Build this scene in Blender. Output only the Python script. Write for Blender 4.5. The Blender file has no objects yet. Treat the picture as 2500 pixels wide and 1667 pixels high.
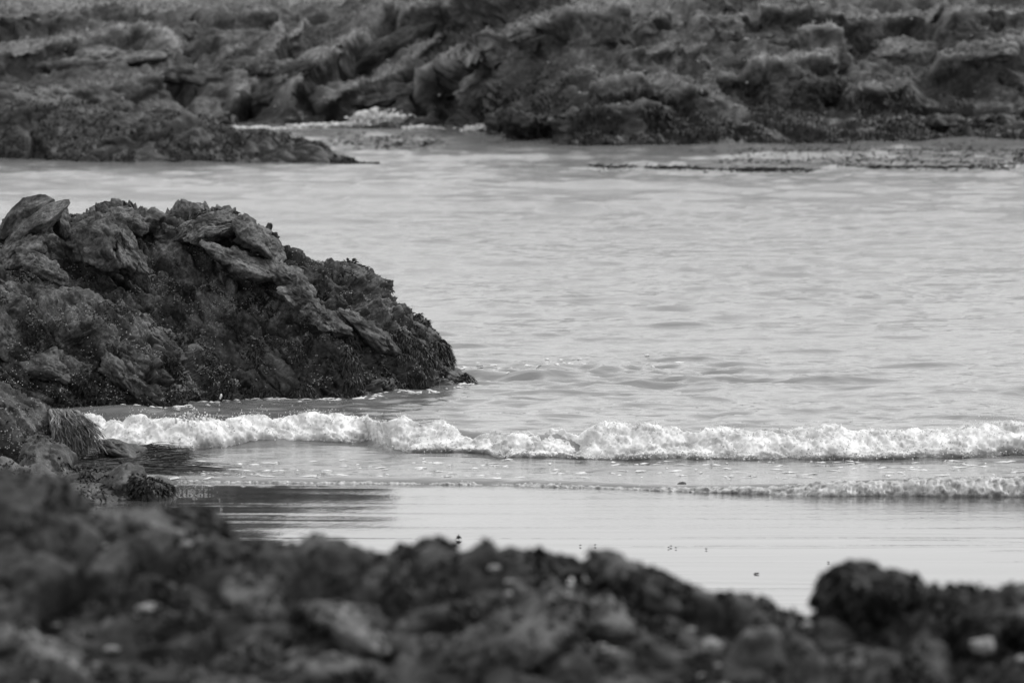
import bpy, bmesh, math, random
import numpy as np

# ------------------------------------------------------------------ camera, sky, sun, exposure
scene = bpy.context.scene
COL = scene.collection
CAM_H = 5.0                     # camera stands on a bank 5 m above the water
FPX = 300.0 / 36.0 * 2500.0     # 300 mm lens, photograph 2500 px wide
PITCH = math.atan((833.5 + 500.0) / FPX)
cam_data = bpy.data.cameras.new('camera')
cam = bpy.data.objects.new('camera', cam_data)
COL.objects.link(cam)
cam.location = (0, 0, CAM_H)
cam.rotation_euler = (math.pi / 2 - PITCH, 0, 0)
cam_data.sensor_width = 36.0
cam_data.lens = 300.0
cam_data.clip_start = 0.5
cam_data.clip_end = 3000.0
cam_data.dof.use_dof = True
cam_data.dof.focus_distance = 67.5
cam_data.dof.aperture_fstop = 5.2
scene.camera = cam

SUN_EL, SUN_AZ = math.radians(52), math.radians(50)   # high soft light, over the right shoulder of the bay
world = bpy.data.worlds.new('World')
scene.world = world
world.use_nodes = True
wn, wl = world.node_tree.nodes, world.node_tree.links
wn.clear()
sky = wn.new('ShaderNodeTexSky')
sky.sky_type = 'NISHITA'
sky.sun_disc = False
sky.sun_elevation = SUN_EL
sky.sun_rotation = SUN_AZ
sky.air_density = 2.0
sky.dust_density = 4.0
bw = wn.new('ShaderNodeRGBToBW')                       # black-and-white photograph
cloud = wn.new('ShaderNodeMix'); cloud.data_type = 'FLOAT'   # even cloud cover over the sky
cloud.inputs[0].default_value = 0.72
cloud.inputs[3].default_value = 12.4
bg = wn.new('ShaderNodeBackground')
bg.inputs['Strength'].default_value = 0.10
wo = wn.new('ShaderNodeOutputWorld')
wl.new(sky.outputs[0], bw.inputs[0])
wl.new(bw.outputs[0], cloud.inputs[2])
wl.new(cloud.outputs[0], bg.inputs['Color'])
wl.new(bg.outputs[0], wo.inputs[0])

sun_data = bpy.data.lights.new('sun', 'SUN')
sun_data.energy = 1.4
sun_data.angle = math.radians(16)
sun_data.color = (1, 1, 1)
sun = bpy.data.objects.new('sun', sun_data)
COL.objects.link(sun)
sun.location = (10, -10, 30)
sun.rotation_euler = (math.pi / 2 - SUN_EL, 0, math.pi - SUN_AZ)

scene.view_settings.view_transform = 'Standard'
scene.view_settings.look = 'None'
scene.view_settings.exposure = 0.0
scene.view_settings.gamma = 1.0
scene.view_settings.use_curve_mapping = False
scene.render.engine = 'CYCLES'
scene.cycles.max_bounces = 6
scene.cycles.use_denoising = True

# ------------------------------------------------------------------ numeric helpers
f32 = np.float32
CP, SP = math.cos(PITCH), math.sin(PITCH)

def at(u, v, Y):
    """point of the place seen at photo pixel (u, v), at distance Y"""
    u, v, Y = np.broadcast_arrays(np.asarray(u, float), np.asarray(v, float), np.asarray(Y, float))
    x = (u - 1250.0) / FPX
    y = -(v - 833.5) / FPX
    dy = CP + y * SP
    dz = -SP + y * CP
    s = Y / dy
    return np.stack([x * s, Y, CAM_H + dz * s], -1)

def yz0(v, z=0.0):
    """distance at which pixel row v meets height z"""
    y = -(np.asarray(v, float) - 833.5) / FPX
    dy = CP + y * SP
    dz = -SP + y * CP
    return (z - CAM_H) / dz * dy

def on(u, v, z=0.0):
    return at(u, v, yz0(v, z))

def _hash(ix, iy, iz, s):
    h = (ix.astype(np.uint32) * np.uint32(374761393) + iy.astype(np.uint32) * np.uint32(668265263)
         + iz.astype(np.uint32) * np.uint32(2246822519) + np.uint32((s * 3266489917) & 0xffffffff))
    h ^= h >> np.uint32(13)
    h *= np.uint32(1274126177)
    h ^= h >> np.uint32(16)
    h *= np.uint32(2654435761)
    h ^= h >> np.uint32(15)
    return h

def perlin(p, seed=0):
    p = p.astype(f32)
    i = np.floor(p)
    f = p - i
    i = i.astype(np.int64)
    w = f * f * f * (f * (f * 6 - 15) + 10)
    out = np.zeros(len(p), f32)
    for c in range(8):
        a, b, d = c & 1, (c >> 1) & 1, (c >> 2) & 1
        h = _hash(i[:, 0] + a, i[:, 1] + b, i[:, 2] + d, seed)
        gx = (h & np.uint32(1023)).astype(f32) / 511.5 - 1
        gy = ((h >> np.uint32(10)) & np.uint32(1023)).astype(f32) / 511.5 - 1
        gz = ((h >> np.uint32(20)) & np.uint32(1023)).astype(f32) / 511.5 - 1
        val = gx * (f[:, 0] - a) + gy * (f[:, 1] - b) + gz * (f[:, 2] - d)
        wx = w[:, 0] if a else 1 - w[:, 0]
        wy = w[:, 1] if b else 1 - w[:, 1]
        wz = w[:, 2] if d else 1 - w[:, 2]
        out += val * wx * wy * wz
    return out * 1.3

def fbm(p, octaves=4, seed=0, gain=0.5):
    o = np.zeros(len(p), f32); a = 1.0
    for k in range(octaves):
        o += a * perlin(p * (2.03 ** k) + k * 17.3, seed + k)
        a *= gain
    return o

def worley(p, seed=0):
    """F1, F2, vector to nearest feature, 4 random numbers of the nearest cell"""
    p = p.astype(f32)
    i = np.floor(p).astype(np.int64)
    n = len(p)
    F1 = np.full(n, 9, f32); F2 = np.full(n, 9, f32)
    vec = np.zeros((n, 3), f32); idh = np.zeros(n, np.uint32)
    for dx in (-1, 0, 1):
        for dy in (-1, 0, 1):
            for dz in (-1, 0, 1):
                cx, cy, cz = i[:, 0] + dx, i[:, 1] + dy, i[:, 2] + dz
                h = _hash(cx, cy, cz, seed)
                q = np.stack([cx + (h & np.uint32(1023)).astype(f32) / 1023,
                              cy + ((h >> np.uint32(10)) & np.uint32(1023)).astype(f32) / 1023,
                              cz + ((h >> np.uint32(20)) & np.uint32(1023)).astype(f32) / 1023], -1).astype(f32)
                d = p - q
                dd = np.sqrt((d * d).sum(1))
                m = dd < F1
                F2 = np.where(m, F1, np.minimum(F2, dd))
                F1 = np.where(m, dd, F1)
                vec[m] = d[m]
                idh = np.where(m, h, idh)
    one = np.ones(n, np.int64)
    r = []
    for k in range(4):
        r.append(_hash(idh.astype(np.int64), one * k, one * 7, seed + 91).astype(np.float64) / 4294967295.0)
    return F1, F2, vec, np.stack(r, -1).astype(f32)

def rot_axis(axis, ang):
    a = np.asarray(axis, float); a = a / np.linalg.norm(a)
    K = np.array([[0, -a[2], a[1]], [a[2], 0, -a[0]], [-a[1], a[0], 0]])
    return np.eye(3) + math.sin(ang) * K + (1 - math.cos(ang)) * K @ K

def strata(e1, roll=0.0):
    """rotation whose first row is the direction the beds run in"""
    e1 = np.asarray(e1, float); e1 /= np.linalg.norm(e1)
    t = np.array([0, 0, 1.0]) if abs(e1[2]) < 0.9 else np.array([1.0, 0, 0])
    e2 = np.cross(t, e1); e2 /= np.linalg.norm(e2)
    e3 = np.cross(e1, e2)
    R = np.stack([e1, e2, e3])
    return R

def blocky(p, scale, amp, R, stretch=(2.0, 1.0, 0.8), tilt=1.0, step=0.6, crack=0.5, seed=0, cw=0.09):
    """broken-rock relief: every cell is a plane of its own with cracks between cells"""
    q = (p @ R.T) / (scale * np.asarray(stretch))
    w = np.stack([perlin(q * 1.3 + 5, seed + 11), perlin(q * 1.3 + 31, seed + 12), perlin(q * 1.3 + 57, seed + 13)], -1)
    q = q + 0.22 * w
    F1, F2, vec, r = worley(q, seed)
    g = (r[:, 1:4] - 0.5) * 2
    h = step * (r[:, 0] - 0.5) * 2 + tilt * (g * vec).sum(1)
    c = np.clip(1 - (F2 - F1) / cw, 0, 1)
    return amp * (h - crack * c * c * (0.4 + 0.6 * r[:, 0]))

def smooth(a, b, x):
    t = np.clip((x - a) / (b - a), 0, 1)
    return t * t * (3 - 2 * t)

# ------------------------------------------------------------------ mesh helpers
def mesh_data(name, V, faces, smooth_shade=True):
    """V (n,3); faces (m,3|4) int array"""
    me = bpy.data.meshes.new(name)
    V = np.ascontiguousarray(V, dtype=f32); faces = np.ascontiguousarray(faces, dtype=np.int32)
    m, k = faces.shape
    me.vertices.add(len(V)); me.vertices.foreach_set('co', V.ravel())
    me.loops.add(m * k); me.loops.foreach_set('vertex_index', faces.ravel())
    me.polygons.add(m)
    me.polygons.foreach_set('loop_start', np.arange(0, m * k, k, dtype=np.int32))
    me.polygons.foreach_set('use_smooth', np.full(m, smooth_shade, dtype=bool))
    me.update(calc_edges=True)
    return me

def obj(name, V, faces, mat, parent=None, origin=None, smooth_shade=True):
    """links ONE mesh object; V in world coordinates"""
    if origin is None:
        origin = np.array(parent.location) if parent is not None else np.zeros(3)
    me = mesh_data(name, V - np.asarray(origin), faces, smooth_shade)
    me.materials.append(mat)
    o = bpy.data.objects.new(name, me)
    COL.objects.link(o)
    if parent is not None:
        o.parent = parent
        if parent.parent is not None:
            o.location = np.asarray(origin) - np.array(parent_world(parent))
        else:
            o.location = np.asarray(origin) - np.array(parent.location)
    else:
        o.location = origin
    return o

def parent_world(o):
    v = np.array(o.location)
    while o.parent is not None:
        o = o.parent
        v = v + np.array(o.location)
    return v

def tag(o, label=None, cat=None, group=None, kind=None):
    if label: o['label'] = label
    if cat: o['category'] = cat
    if group: o['group'] = group
    if kind: o['kind'] = kind
    return o

def empty(name, loc, label, cat, group=None):
    o = bpy.data.objects.new(name, None)
    COL.objects.link(o)
    o.location = [float(c) for c in loc]
    o.empty_display_size = 0.2
    return tag(o, label, cat, group)

def grid_faces(r, c):
    i = np.arange(r * c).reshape(r, c)
    return np.stack([i[:-1, :-1], i[:-1, 1:], i[1:, 1:], i[1:, :-1]], -1).reshape(-1, 4)

def grid_normals(P):
    du = np.gradient(P, axis=1); dv = np.gradient(P, axis=0)
    n = np.cross(du, dv)
    n /= np.linalg.norm(n, axis=-1, keepdims=True) + 1e-9
    return n

def rail(us, pts):
    """pts: (u, v, Y) with Y None = on the water; returns world points along us"""
    a = np.array([(p[0], p[1], yz0(p[1]) if p[2] is None else p[2]) for p in pts], float)
    return at(us, np.interp(us, a[:, 0], a[:, 1]), np.interp(us, a[:, 0], a[:, 2]))

def blend_rails(rails, rows):
    """rails: list of (cols,3); rows: number of steps between consecutive rails; Catmull-Rom across"""
    out = []
    n = len(rails)
    for k in range(n - 1):
        p0 = rails[max(k - 1, 0)]; p1 = rails[k]; p2 = rails[k + 1]; p3 = rails[min(k + 2, n - 1)]
        for j in range(rows[k]):
            t = j / rows[k]
            # half-strength tangents: soft bends without overshoot
            m1 = (p2 - p0) * 0.3; m2 = (p3 - p1) * 0.3
            h00 = 2*t**3 - 3*t**2 + 1; h10 = t**3 - 2*t**2 + t; h01 = -2*t**3 + 3*t**2; h11 = t**3 - t**2
            out.append(h00 * p1 + h10 * m1 + h01 * p2 + h11 * m2)
    out.append(rails[-1])
    return np.stack(out)

_ICO = {}
def ico(sub):
    if sub not in _ICO:
        bm = bmesh.new()
        bmesh.ops.create_icosphere(bm, subdivisions=sub, radius=1.0)
        V = np.array([v.co[:] for v in bm.verts]); Fc = np.array([[v.index for v in f.verts] for f in bm.faces])
        bm.free()
        V /= np.linalg.norm(V, axis=1, keepdims=True)
        _ICO[sub] = (V, Fc)
    return _ICO[sub]

def rock_shape(semi, seed, sub=4, planes=15, sharp=14, rough=0.10, R=None, flat=0.0):
    """a broken boulder: soft intersection of random planes with relief on it; centred on 0"""
    rng = np.random.default_rng(seed)
    D, Fc = ico(sub)
    N = rng.normal(size=(planes, 3)); N /= np.linalg.norm(N, axis=1, keepdims=True)
    N = np.concatenate([N, [[0, -0.5, 0.86], [0.6, -0.6, 0.5], [-0.7, -0.6, 0.3]]])
    d = rng.uniform(0.72, 1.0, len(N))
    r = np.maximum(D @ N.T / d, 0) ** sharp
    r = 1.0 / (r.sum(1) ** (1 / sharp) + 1e-6)
    r = np.minimum(r, 1.35)
    P = D * r[:, None] * np.asarray(semi)
    s = float(np.mean(semi))
    if R is None:
        R = strata(rng.normal(size=3))
    off = rng.uniform(0, 50, 3)
    Q = P + off
    disp = blocky(Q, s * 0.55, s * rough, R, seed=seed) + blocky(Q, s * 0.22, s * rough * 0.4, R, seed=seed + 1) \
        + s * rough * 0.35 * fbm(Q / (s * 0.2), 3, seed + 5)
    return P + D * disp[:, None], Fc

def place(P, u, v, Y, roll=0.0, yaw=0.0, pitch=0.0):
    Rm = rot_axis((0, 1, 0), -math.radians(roll)) @ rot_axis((0, 0, 1), math.radians(yaw)) @ rot_axis((1, 0, 0), math.radians(pitch))
    return P @ Rm.T + at(u, v, Y)

def blades(pts, nrm, rng, n, L, w, spread=0.8, droop=0.6, segs=3, bias=(0, 0, 0), taper=0.3, jit=0.0, wob=0.15):
    """n leaf strips rooted on random given points"""
    k = rng.integers(0, len(pts), n)
    p = pts[k] + rng.normal(size=(n, 3)) * jit
    d = nrm[k] + rng.normal(size=(n, 3)) * spread + np.asarray(bias)
    d /= np.linalg.norm(d, axis=1, keepdims=True)
    s = np.cross(d, rng.normal(size=(n, 3))); s /= np.linalg.norm(s, axis=1, keepdims=True) + 1e-9
    Ls = L * rng.uniform(0.5, 1.3, n)[:, None]
    ws = w * rng.uniform(0.6, 1.4, n)[:, None]
    ph = rng.uniform(0, 6.3, n)[:, None]
    rows = []
    for j in range(segs + 1):
        t = j / segs
        c = p + d * Ls * t + np.array([0, 0, -1.0]) * (droop * Ls * t * t) + s * (wob * Ls * np.sin(ph + 4 * t) * t)
        hw = ws * (math.sin(math.pi * min(1, 0.25 + t * 0.75)) * (1 - taper) + taper * (1 - t) + 0.05) * 0.5
        rows.append(c - s * hw); rows.append(c + s * hw)
    V = np.stack(rows, 1)           # n, 2(segs+1), 3
    m = 2 * (segs + 1)
    base = (np.arange(n) * m)[:, None, None]
    q = np.array([[2*j, 2*j+1, 2*j+3, 2*j+2] for j in range(segs)])[None]
    return V.reshape(-1, 3), (base + q).reshape(-1, 4)

def strands(paths, w, rng):
    """paths (n, k, 3): thin flat ribbons along given paths"""
    n, k, _ = paths.shape
    t = np.gradient(paths, axis=1)
    s = np.cross(t, rng.normal(size=(n, 1, 3))); s /= np.linalg.norm(s, axis=2, keepdims=True) + 1e-9
    ws = (w * rng.uniform(0.5, 1.5, n))[:, None, None] * (1 - 0.7 * np.linspace(0, 1, k)[None, :, None]) * 0.5
    V = np.stack([paths - s * ws, paths + s * ws], 2).reshape(n, 2 * k, 3)
    base = (np.arange(n) * 2 * k)[:, None, None]
    q = np.array([[2*j, 2*j+1, 2*j+3, 2*j+2] for j in range(k - 1)])[None]
    return V.reshape(-1, 3), (base + q).reshape(-1, 4)

def scatter(P, rad, rng, sub=1, squash=None, rough=0.06):
    """many small lumps, one array"""
    D, Fc = ico(sub)
    n = len(P)
    rad = np.broadcast_to(np.asarray(rad, float), (n,))
    sc = rng.uniform(0.7, 1.3, (n, 1, 3)) * rad[:, None, None]
    if squash is not None: sc = sc * np.asarray(squash)
    V = D[None] * (1 + rng.normal(size=(n, len(D), 1)) * rough * 0.5) * sc + P[:, None, :]
    Fa = (np.arange(n) * len(D))[:, None, None] + Fc[None]
    return V.reshape(-1, 3), Fa.reshape(-1, 3)

def joined(parts):
    V, Fq, o = [], [], 0
    for v, f in parts:
        V.append(v); Fq.append(f + o); o += len(v)
    return np.concatenate(V), np.concatenate(Fq)

# ------------------------------------------------------------------ materials (all grey: a black-and-white picture)
def new_mat(name):
    m = bpy.data.materials.new(name); m.use_nodes = True
    nt = m.node_tree
    return m, nt, nt.nodes, nt.links, nt.nodes['Principled BSDF']

def N(nodes, kind, **kw):
    n = nodes.new(kind)
    for k, v in kw.items(): setattr(n, k, v)
    return n

def noise_node(nodes, links, vec, scale, detail=6, rough=0.6, dist=0.0):
    n = nodes.new('ShaderNodeTexNoise')
    n.inputs['Scale'].default_value = scale; n.inputs['Detail'].default_value = detail
    n.inputs['Roughness'].default_value = rough; n.inputs['Distortion'].default_value = dist
    links.new(vec, n.inputs['Vector'])
    return n

def ramp(nodes, links, src, stops):
    r = nodes.new('ShaderNodeValToRGB')
    while len(r.color_ramp.elements) < len(stops): r.color_ramp.elements.new(0.5)
    for e, (p, c) in zip(r.color_ramp.elements, stops):
        e.position = p; e.color = (c, c, c, 1)
    links.new(src, r.inputs[0])
    return r

def mixf(nodes, links, fac, a, b, blend='MIX'):
    m = nodes.new('ShaderNodeMix'); m.data_type = 'RGBA'; m.blend_type = blend
    for i, s in ((0, fac), (6, a), (7, b)):
        if isinstance(s, (int, float)): m.inputs[i].default_value = s if i == 0 else (s, s, s, 1)
        else: links.new(s, m.inputs[i])
    return m.outputs[2]

def rock_mat(name, dark, mid, light, scale=1.0, wet_z=None, wet_dark=0.45, bump=0.35, turf=False):
    """stone: blotches of lichen and algae, grain, a blackish tidal zone below wet_z"""
    m, nt, nd, lk, bs = new_mat(name)
    geo = N(nd, 'ShaderNodeNewGeometry')
    pos = geo.outputs['Position']
    big = noise_node(nd, lk, pos, 1.6 * scale, 5, 0.65, 0.6)
    c1 = ramp(nd, lk, big.outputs[0], [(0.40, dark), (0.5, mid), (0.61, light)])
    sp = noise_node(nd, lk, pos, 14 * scale, 6, 0.7)
    c2 = ramp(nd, lk, sp.outputs[0], [(0.36, 0.40), (0.5, 0.95), (0.64, 1.5)])
    col = mixf(nd, lk, 1.0, c1.outputs[0], c2.outputs[0], 'MULTIPLY')
    fine = noise_node(nd, lk, pos, 70 * scale, 3, 0.6)
    c3 = ramp(nd, lk, fine.outputs[0], [(0.32, 0.7), (0.6, 1.1), (0.72, 1.7)])
    col = mixf(nd, lk, 0.7, col, mixf(nd, lk, 1.0, col, c3.outputs[0], 'MULTIPLY'))
    if wet_z is not None:
        sep = N(nd, 'ShaderNodeSeparateXYZ'); lk.new(pos, sep.inputs[0])
        wob = noise_node(nd, lk, pos, 2.5 * scale, 4, 0.6)
        add = N(nd, 'ShaderNodeMath', operation='MULTIPLY_ADD'); add.inputs[1].default_value = -wet_z * 1.6
        lk.new(wob.outputs[0], add.inputs[0]); lk.new(sep.outputs[2], add.inputs[2])
        mr = N(nd, 'ShaderNodeMapRange'); lk.new(add.outputs[0], mr.inputs[0])
        mr.inputs[1].default_value = -wet_z * 0.5; mr.inputs[2].default_value = wet_z * 0.45
        mr.inputs[3].default_value = wet_dark; mr.inputs[4].default_value = 1.0
        col = mixf(nd, lk, 1.0, col, mr.outputs[0], 'MULTIPLY')
        mr2 = N(nd, 'ShaderNodeMapRange'); lk.new(add.outputs[0], mr2.inputs[0])
        mr2.inputs[1].default_value = -wet_z * 0.6; mr2.inputs[2].default_value = wet_z * 0.3
        mr2.inputs[3].default_value = 0.38; mr2.inputs[4].default_value = 0.82
        lk.new(mr2.outputs[0], bs.inputs['Roughness'])
    else:
        bs.inputs['Roughness'].default_value = 0.8
    if turf:                                   # dry turf and lichen growing on the ledges
        ta = N(nd, 'ShaderNodeAttribute'); ta.attribute_name = 'turf'
        tn = noise_node(nd, lk, pos, 7, 5, 0.7)
        tr = ramp(nd, lk, tn.outputs[0], [(0.35, 0.11), (0.65, 0.30)])
        ma = N(nd, 'ShaderNodeMath', operation='MULTIPLY_ADD'); ma.inputs[1].default_value = 1.3
        tn2 = noise_node(nd, lk, pos, 2.2, 5, 0.7)
        sb = N(nd, 'ShaderNodeMath', operation='SUBTRACT'); lk.new(tn2.outputs[0], sb.inputs[0]); sb.inputs[1].default_value = 0.62
        lk.new(ta.outputs['Fac'], ma.inputs[0]); lk.new(sb.outputs[0], ma.inputs[2]); ma.use_clamp = True
        col = mixf(nd, lk, ma.outputs[0], col, tr.outputs[0])
    lk.new(col, bs.inputs['Base Color'])
    bs.inputs['Specular IOR Level'].default_value = 0.35
    b = N(nd, 'ShaderNodeBump'); b.inputs['Strength'].default_value = bump; b.inputs['Distance'].default_value = 0.02 / scale
    bn = noise_node(nd, lk, pos, 30 * scale, 8, 0.7)
    lk.new(bn.outputs[0], b.inputs['Height']); lk.new(b.outputs[0], bs.inputs['Normal'])
    return m

def plain_mat(name, lo, hi, scale, rough=0.6, spec=0.4, trans=0.0):
    m, nt, nd, lk, bs = new_mat(name)
    geo = N(nd, 'ShaderNodeNewGeometry')
    n = noise_node(nd, lk, geo.outputs['Position'], scale, 3, 0.6)
    r = ramp(nd, lk, n.outputs[0], [(0.35, lo), (0.65, hi)])
    lk.new(r.outputs[0], bs.inputs['Base Color'])
    bs.inputs['Roughness'].default_value = rough
    bs.inputs['Specular IOR Level'].default_value = spec
    if trans:
        bs.inputs['Subsurface Weight'].default_value = trans
        bs.inputs['Subsurface Radius'].default_value = (0.02, 0.02, 0.02)
    return m

M_HEAD = rock_mat('headland_stone', 0.018, 0.068, 0.155, 2.6, wet_z=0.55, wet_dark=0.4, bump=0.6)
M_BLOCK = rock_mat('block_stone', 0.035, 0.09, 0.15, 2.2, wet_z=0.4, wet_dark=0.45, bump=0.6)
M_LEFT = rock_mat('shore_stone', 0.03, 0.075, 0.15, 2.0, wet_z=0.3, wet_dark=0.5, bump=0.6)
M_FAR = rock_mat('far_stone', 0.022, 0.062, 0.12, 0.9, wet_z=0.85, wet_dark=0.34, bump=0.6, turf=True)
M_FARBLOCK = rock_mat('far_block_stone', 0.05, 0.10, 0.165, 1.0, wet_z=0.6, wet_dark=0.45, bump=0.6)
M_FORE = rock_mat('near_stone', 0.008, 0.03, 0.085, 2.4)
M_FOREPALE = rock_mat('near_pale_stone', 0.04, 0.09, 0.155, 2.4)
M_WEED = plain_mat('dark_weed', 0.006, 0.025, 30, 0.55, 0.3)
M_WEEDMID = plain_mat('brown_weed', 0.015, 0.06, 25, 0.5, 0.35)
M_STRAND = plain_mat('pale_strand_weed', 0.05, 0.26, 22, 0.35, 0.5)
M_GRASS = plain_mat('dry_grass', 0.14, 0.36, 6, 0.8, 0.2)
M_BARN = plain_mat('barnacle', 0.16, 0.40, 40, 0.6, 0.4)
M_FOAM = plain_mat('foam', 0.40, 0.88, 6, 0.5, 0.4)
M_FOAMG = plain_mat('grey_foam', 0.16, 0.54, 16, 0.4, 0.4)

def water_mat():
    m, nt, nd, lk, bs = new_mat('sea_water')
    geo = N(nd, 'ShaderNodeNewGeometry')
    n = noise_node(nd, lk, geo.outputs['Position'], 0.5, 3, 0.5)
    r = ramp(nd, lk, n.outputs[0], [(0.3, 0.15), (0.7, 0.20)])
    lk.new(r.outputs[0], bs.inputs['Base Color'])
    sp_ = N(nd, 'ShaderNodeSeparateXYZ'); lk.new(geo.outputs['Position'], sp_.inputs[0])
    wr = N(nd, 'ShaderNodeMapRange'); lk.new(sp_.outputs[1], wr.inputs[0])     # smoother in the lee of the beach, wind-roughened offshore
    wr.inputs[1].default_value = 63; wr.inputs[2].default_value = 100; wr.inputs[3].default_value = 0.03; wr.inputs[4].default_value = 0.15
    lk.new(wr.outputs[0], bs.inputs['Roughness'])
    bs.inputs['IOR'].default_value = 1.33
    mp = N(nd, 'ShaderNodeMapping'); mp.inputs['Scale'].default_value = (0.55, 1.0, 1.0)
    lk.new(geo.outputs['Position'], mp.inputs[0])
    bn = noise_node(nd, lk, mp.outputs[0], 11, 4, 0.55)
    b = N(nd, 'ShaderNodeBump'); b.inputs['Strength'].default_value = 0.45; b.inputs['Distance'].default_value = 0.02
    lk.new(bn.outputs[0], b.inputs['Height']); lk.new(b.outputs[0], bs.inputs['Normal'])
    return m
M_WATER = water_mat()

def sand_mat():
    m, nt, nd, lk, bs = new_mat('wet_sand')
    geo = N(nd, 'ShaderNodeNewGeometry')
    mp = N(nd, 'ShaderNodeMapping'); mp.inputs['Scale'].default_value = (0.16, 0.9, 1.0)
    lk.new(geo.outputs['Position'], mp.inputs[0])
    n = noise_node(nd, lk, mp.outputs[0], 1.1, 5, 0.6)
    r = ramp(nd, lk, n.outputs[0], [(0.3, 0.06), (0.7, 0.11)])
    lk.new(r.outputs[0], bs.inputs['Base Color'])
    rr = ramp(nd, lk, n.outputs[0], [(0.40, 0.015), (0.62, 0.07)])
    lk.new(rr.outputs[0], bs.inputs['Roughness'])
    bs.inputs['IOR'].default_value = 1.55
    mp2 = N(nd, 'ShaderNodeMapping'); mp2.inputs['Scale'].default_value = (1.0, 0.30, 1.0)
    lk.new(geo.outputs['Position'], mp2.inputs[0])
    bn = noise_node(nd, lk, mp2.outputs[0], 14, 5, 0.65)
    at_ = N(nd, 'ShaderNodeAttribute'); at_.attribute_name = 'ripple'
    mul = N(nd, 'ShaderNodeMath', operation='MULTIPLY'); lk.new(bn.outputs[0], mul.inputs[0]); lk.new(at_.outputs['Fac'], mul.inputs[1])
    b = N(nd, 'ShaderNodeBump'); b.inputs['Strength'].default_value = 0.5; b.inputs['Distance'].default_value = 0.012
    lk.new(mul.outputs[0], b.inputs['Height']); lk.new(b.outputs[0], bs.inputs['Normal'])
    return m
M_SAND = sand_mat()

# ------------------------------------------------------------------ the sea and the sand
EDGE = np.array([(-900, 1176), (300, 1176), (420, 1177), (900, 1180), (1200, 1183), (1500, 1192), (1700, 1200), (2000, 1209), (2500, 1212), (3400, 1216)], float)
BASE = np.array([(-900, 1100), (200, 1098), (430, 1108), (600, 1096), (760, 1090), (900, 1088), (960, 1110), (1100, 1112), (1300, 1124),
                 (1600, 1122), (2000, 1125), (2300, 1120), (2500, 1118), (3400, 1118)], float)
def line_xy(tab):
    p = on(tab[:, 0], tab[:, 1])
    return p[:, 0], p[:, 1]
EX, EY = line_xy(EDGE); BX, BY = line_xy(BASE)
def edge_y(x): return np.interp(x, EX, EY)
def base_y(x): return np.interp(x, BX, BY)
def crest_h(x):
    q = np.stack([x * 1.1, x * 0, x * 0], -1)
    return 0.150 + 0.04 * perlin(q + 3.3, 5)
def bore_h(x):                      # little second wave, only towards one end of the beach
    return 0.02 + 0.10 * smooth(0.9, 3.6, x)

def sea_z(x, y):
    """height of the sea surface, flat arrays"""
    q = np.stack([x, y, np.zeros_like(x)], -1)
    warp = 0.35 * perlin(q * np.array([0.5, 0.5, 1]) + 9, 3)
    yy = y + warp
    far = smooth(60.5, 67, y)
    def lay(lx, ly, seed, sharp=0.0, ang=0.0):
        ca, sa = math.cos(ang), math.sin(ang)
        X = (x * ca + yy * sa) / lx; Y = (-x * sa + yy * ca) / ly
        n = perlin(np.stack([X, Y, np.full_like(X, 0.37 + seed)], -1), seed)
        return n if not sharp else (1 - sharp) * n + sharp * (0.35 - np.abs(n) * 1.6)
    z = 0.045 * lay(9, 3.2, 21) * far
    pat = 0.65 + 0.6 * lay(5, 6, 29)
    chop = 1 + 2.0 * np.exp(-((x - 1.0) / 1.6) ** 2 - ((y - 73.6) / 1.3) ** 2)
    a = pat * chop * (0.35 + 0.65 * far)
    z += a * 0.040 * lay(2.2, 1.25, 22, 0.2, 0.12)
    z += a * 0.040 * lay(0.85, 0.52, 23, 0.5, -0.22)
    z += a * 0.040 * lay(0.40, 0.25, 24, 0.5, 0.3)
    z += a * 0.019 * lay(0.21, 0.14, 25, 0.3, -0.1)
    w = np.clip(lay(1.0, 0.42, 26, 0, 0.1) - 0.22, 0, 1) * 0.075 + np.clip(lay(1.7, 0.9, 27, 0, -0.1) - 0.25, 0, 1) * 0.11 * smooth(70, 95, y)
    z += w * far * (0.5 + 0.5 * chop)           # scattered steeper wavelets
    # breaker
    s = y - base_y(x)
    up = smooth(-0.02, 0.42, s); dn = np.exp(-np.maximum(s - 0.45, 0) / 0.75)
    z += crest_h(x) * up * dn * np.where(s > -0.02, 1, 0)
    # shore bore and the thin edge of the wash
    e = y - edge_y(x)
    z += bore_h(x) * smooth(0.0, 0.16, e) * np.exp(-np.maximum(e - 0.2, 0) / 0.45)
    z += 0.012 * smooth(-0.02, 0.05, e)
    z -= 0.25 * smooth(0.03, -0.25, e)
    return z

def lin(a, b, n): return np.linspace(a, b, n, endpoint=False)
xs = np.concatenate([-np.geomspace(8, 1.06, 22)[:-1], lin(-1.06, 1.06, 370), np.geomspace(1.06, 8, 22)]) * 0.062
ys = np.concatenate([lin(60.3, 66.2, 150), lin(66.2, 80, 260), lin(80, 100, 190), lin(100, 137, 170), [138.0]])
X, Y = np.meshgrid(xs, ys)
X = X * (Y + 0.0)                    # finer mesh near the beach, coarser offshore
Z = sea_z(X.ravel(), Y.ravel())
sea = obj('sea', np.stack([X.ravel(), Y.ravel(), Z], -1), grid_faces(len(ys), len(xs)), M_WATER)
tag(sea, 'rippled pale grey sea filling the cove', kind='structure')

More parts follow.
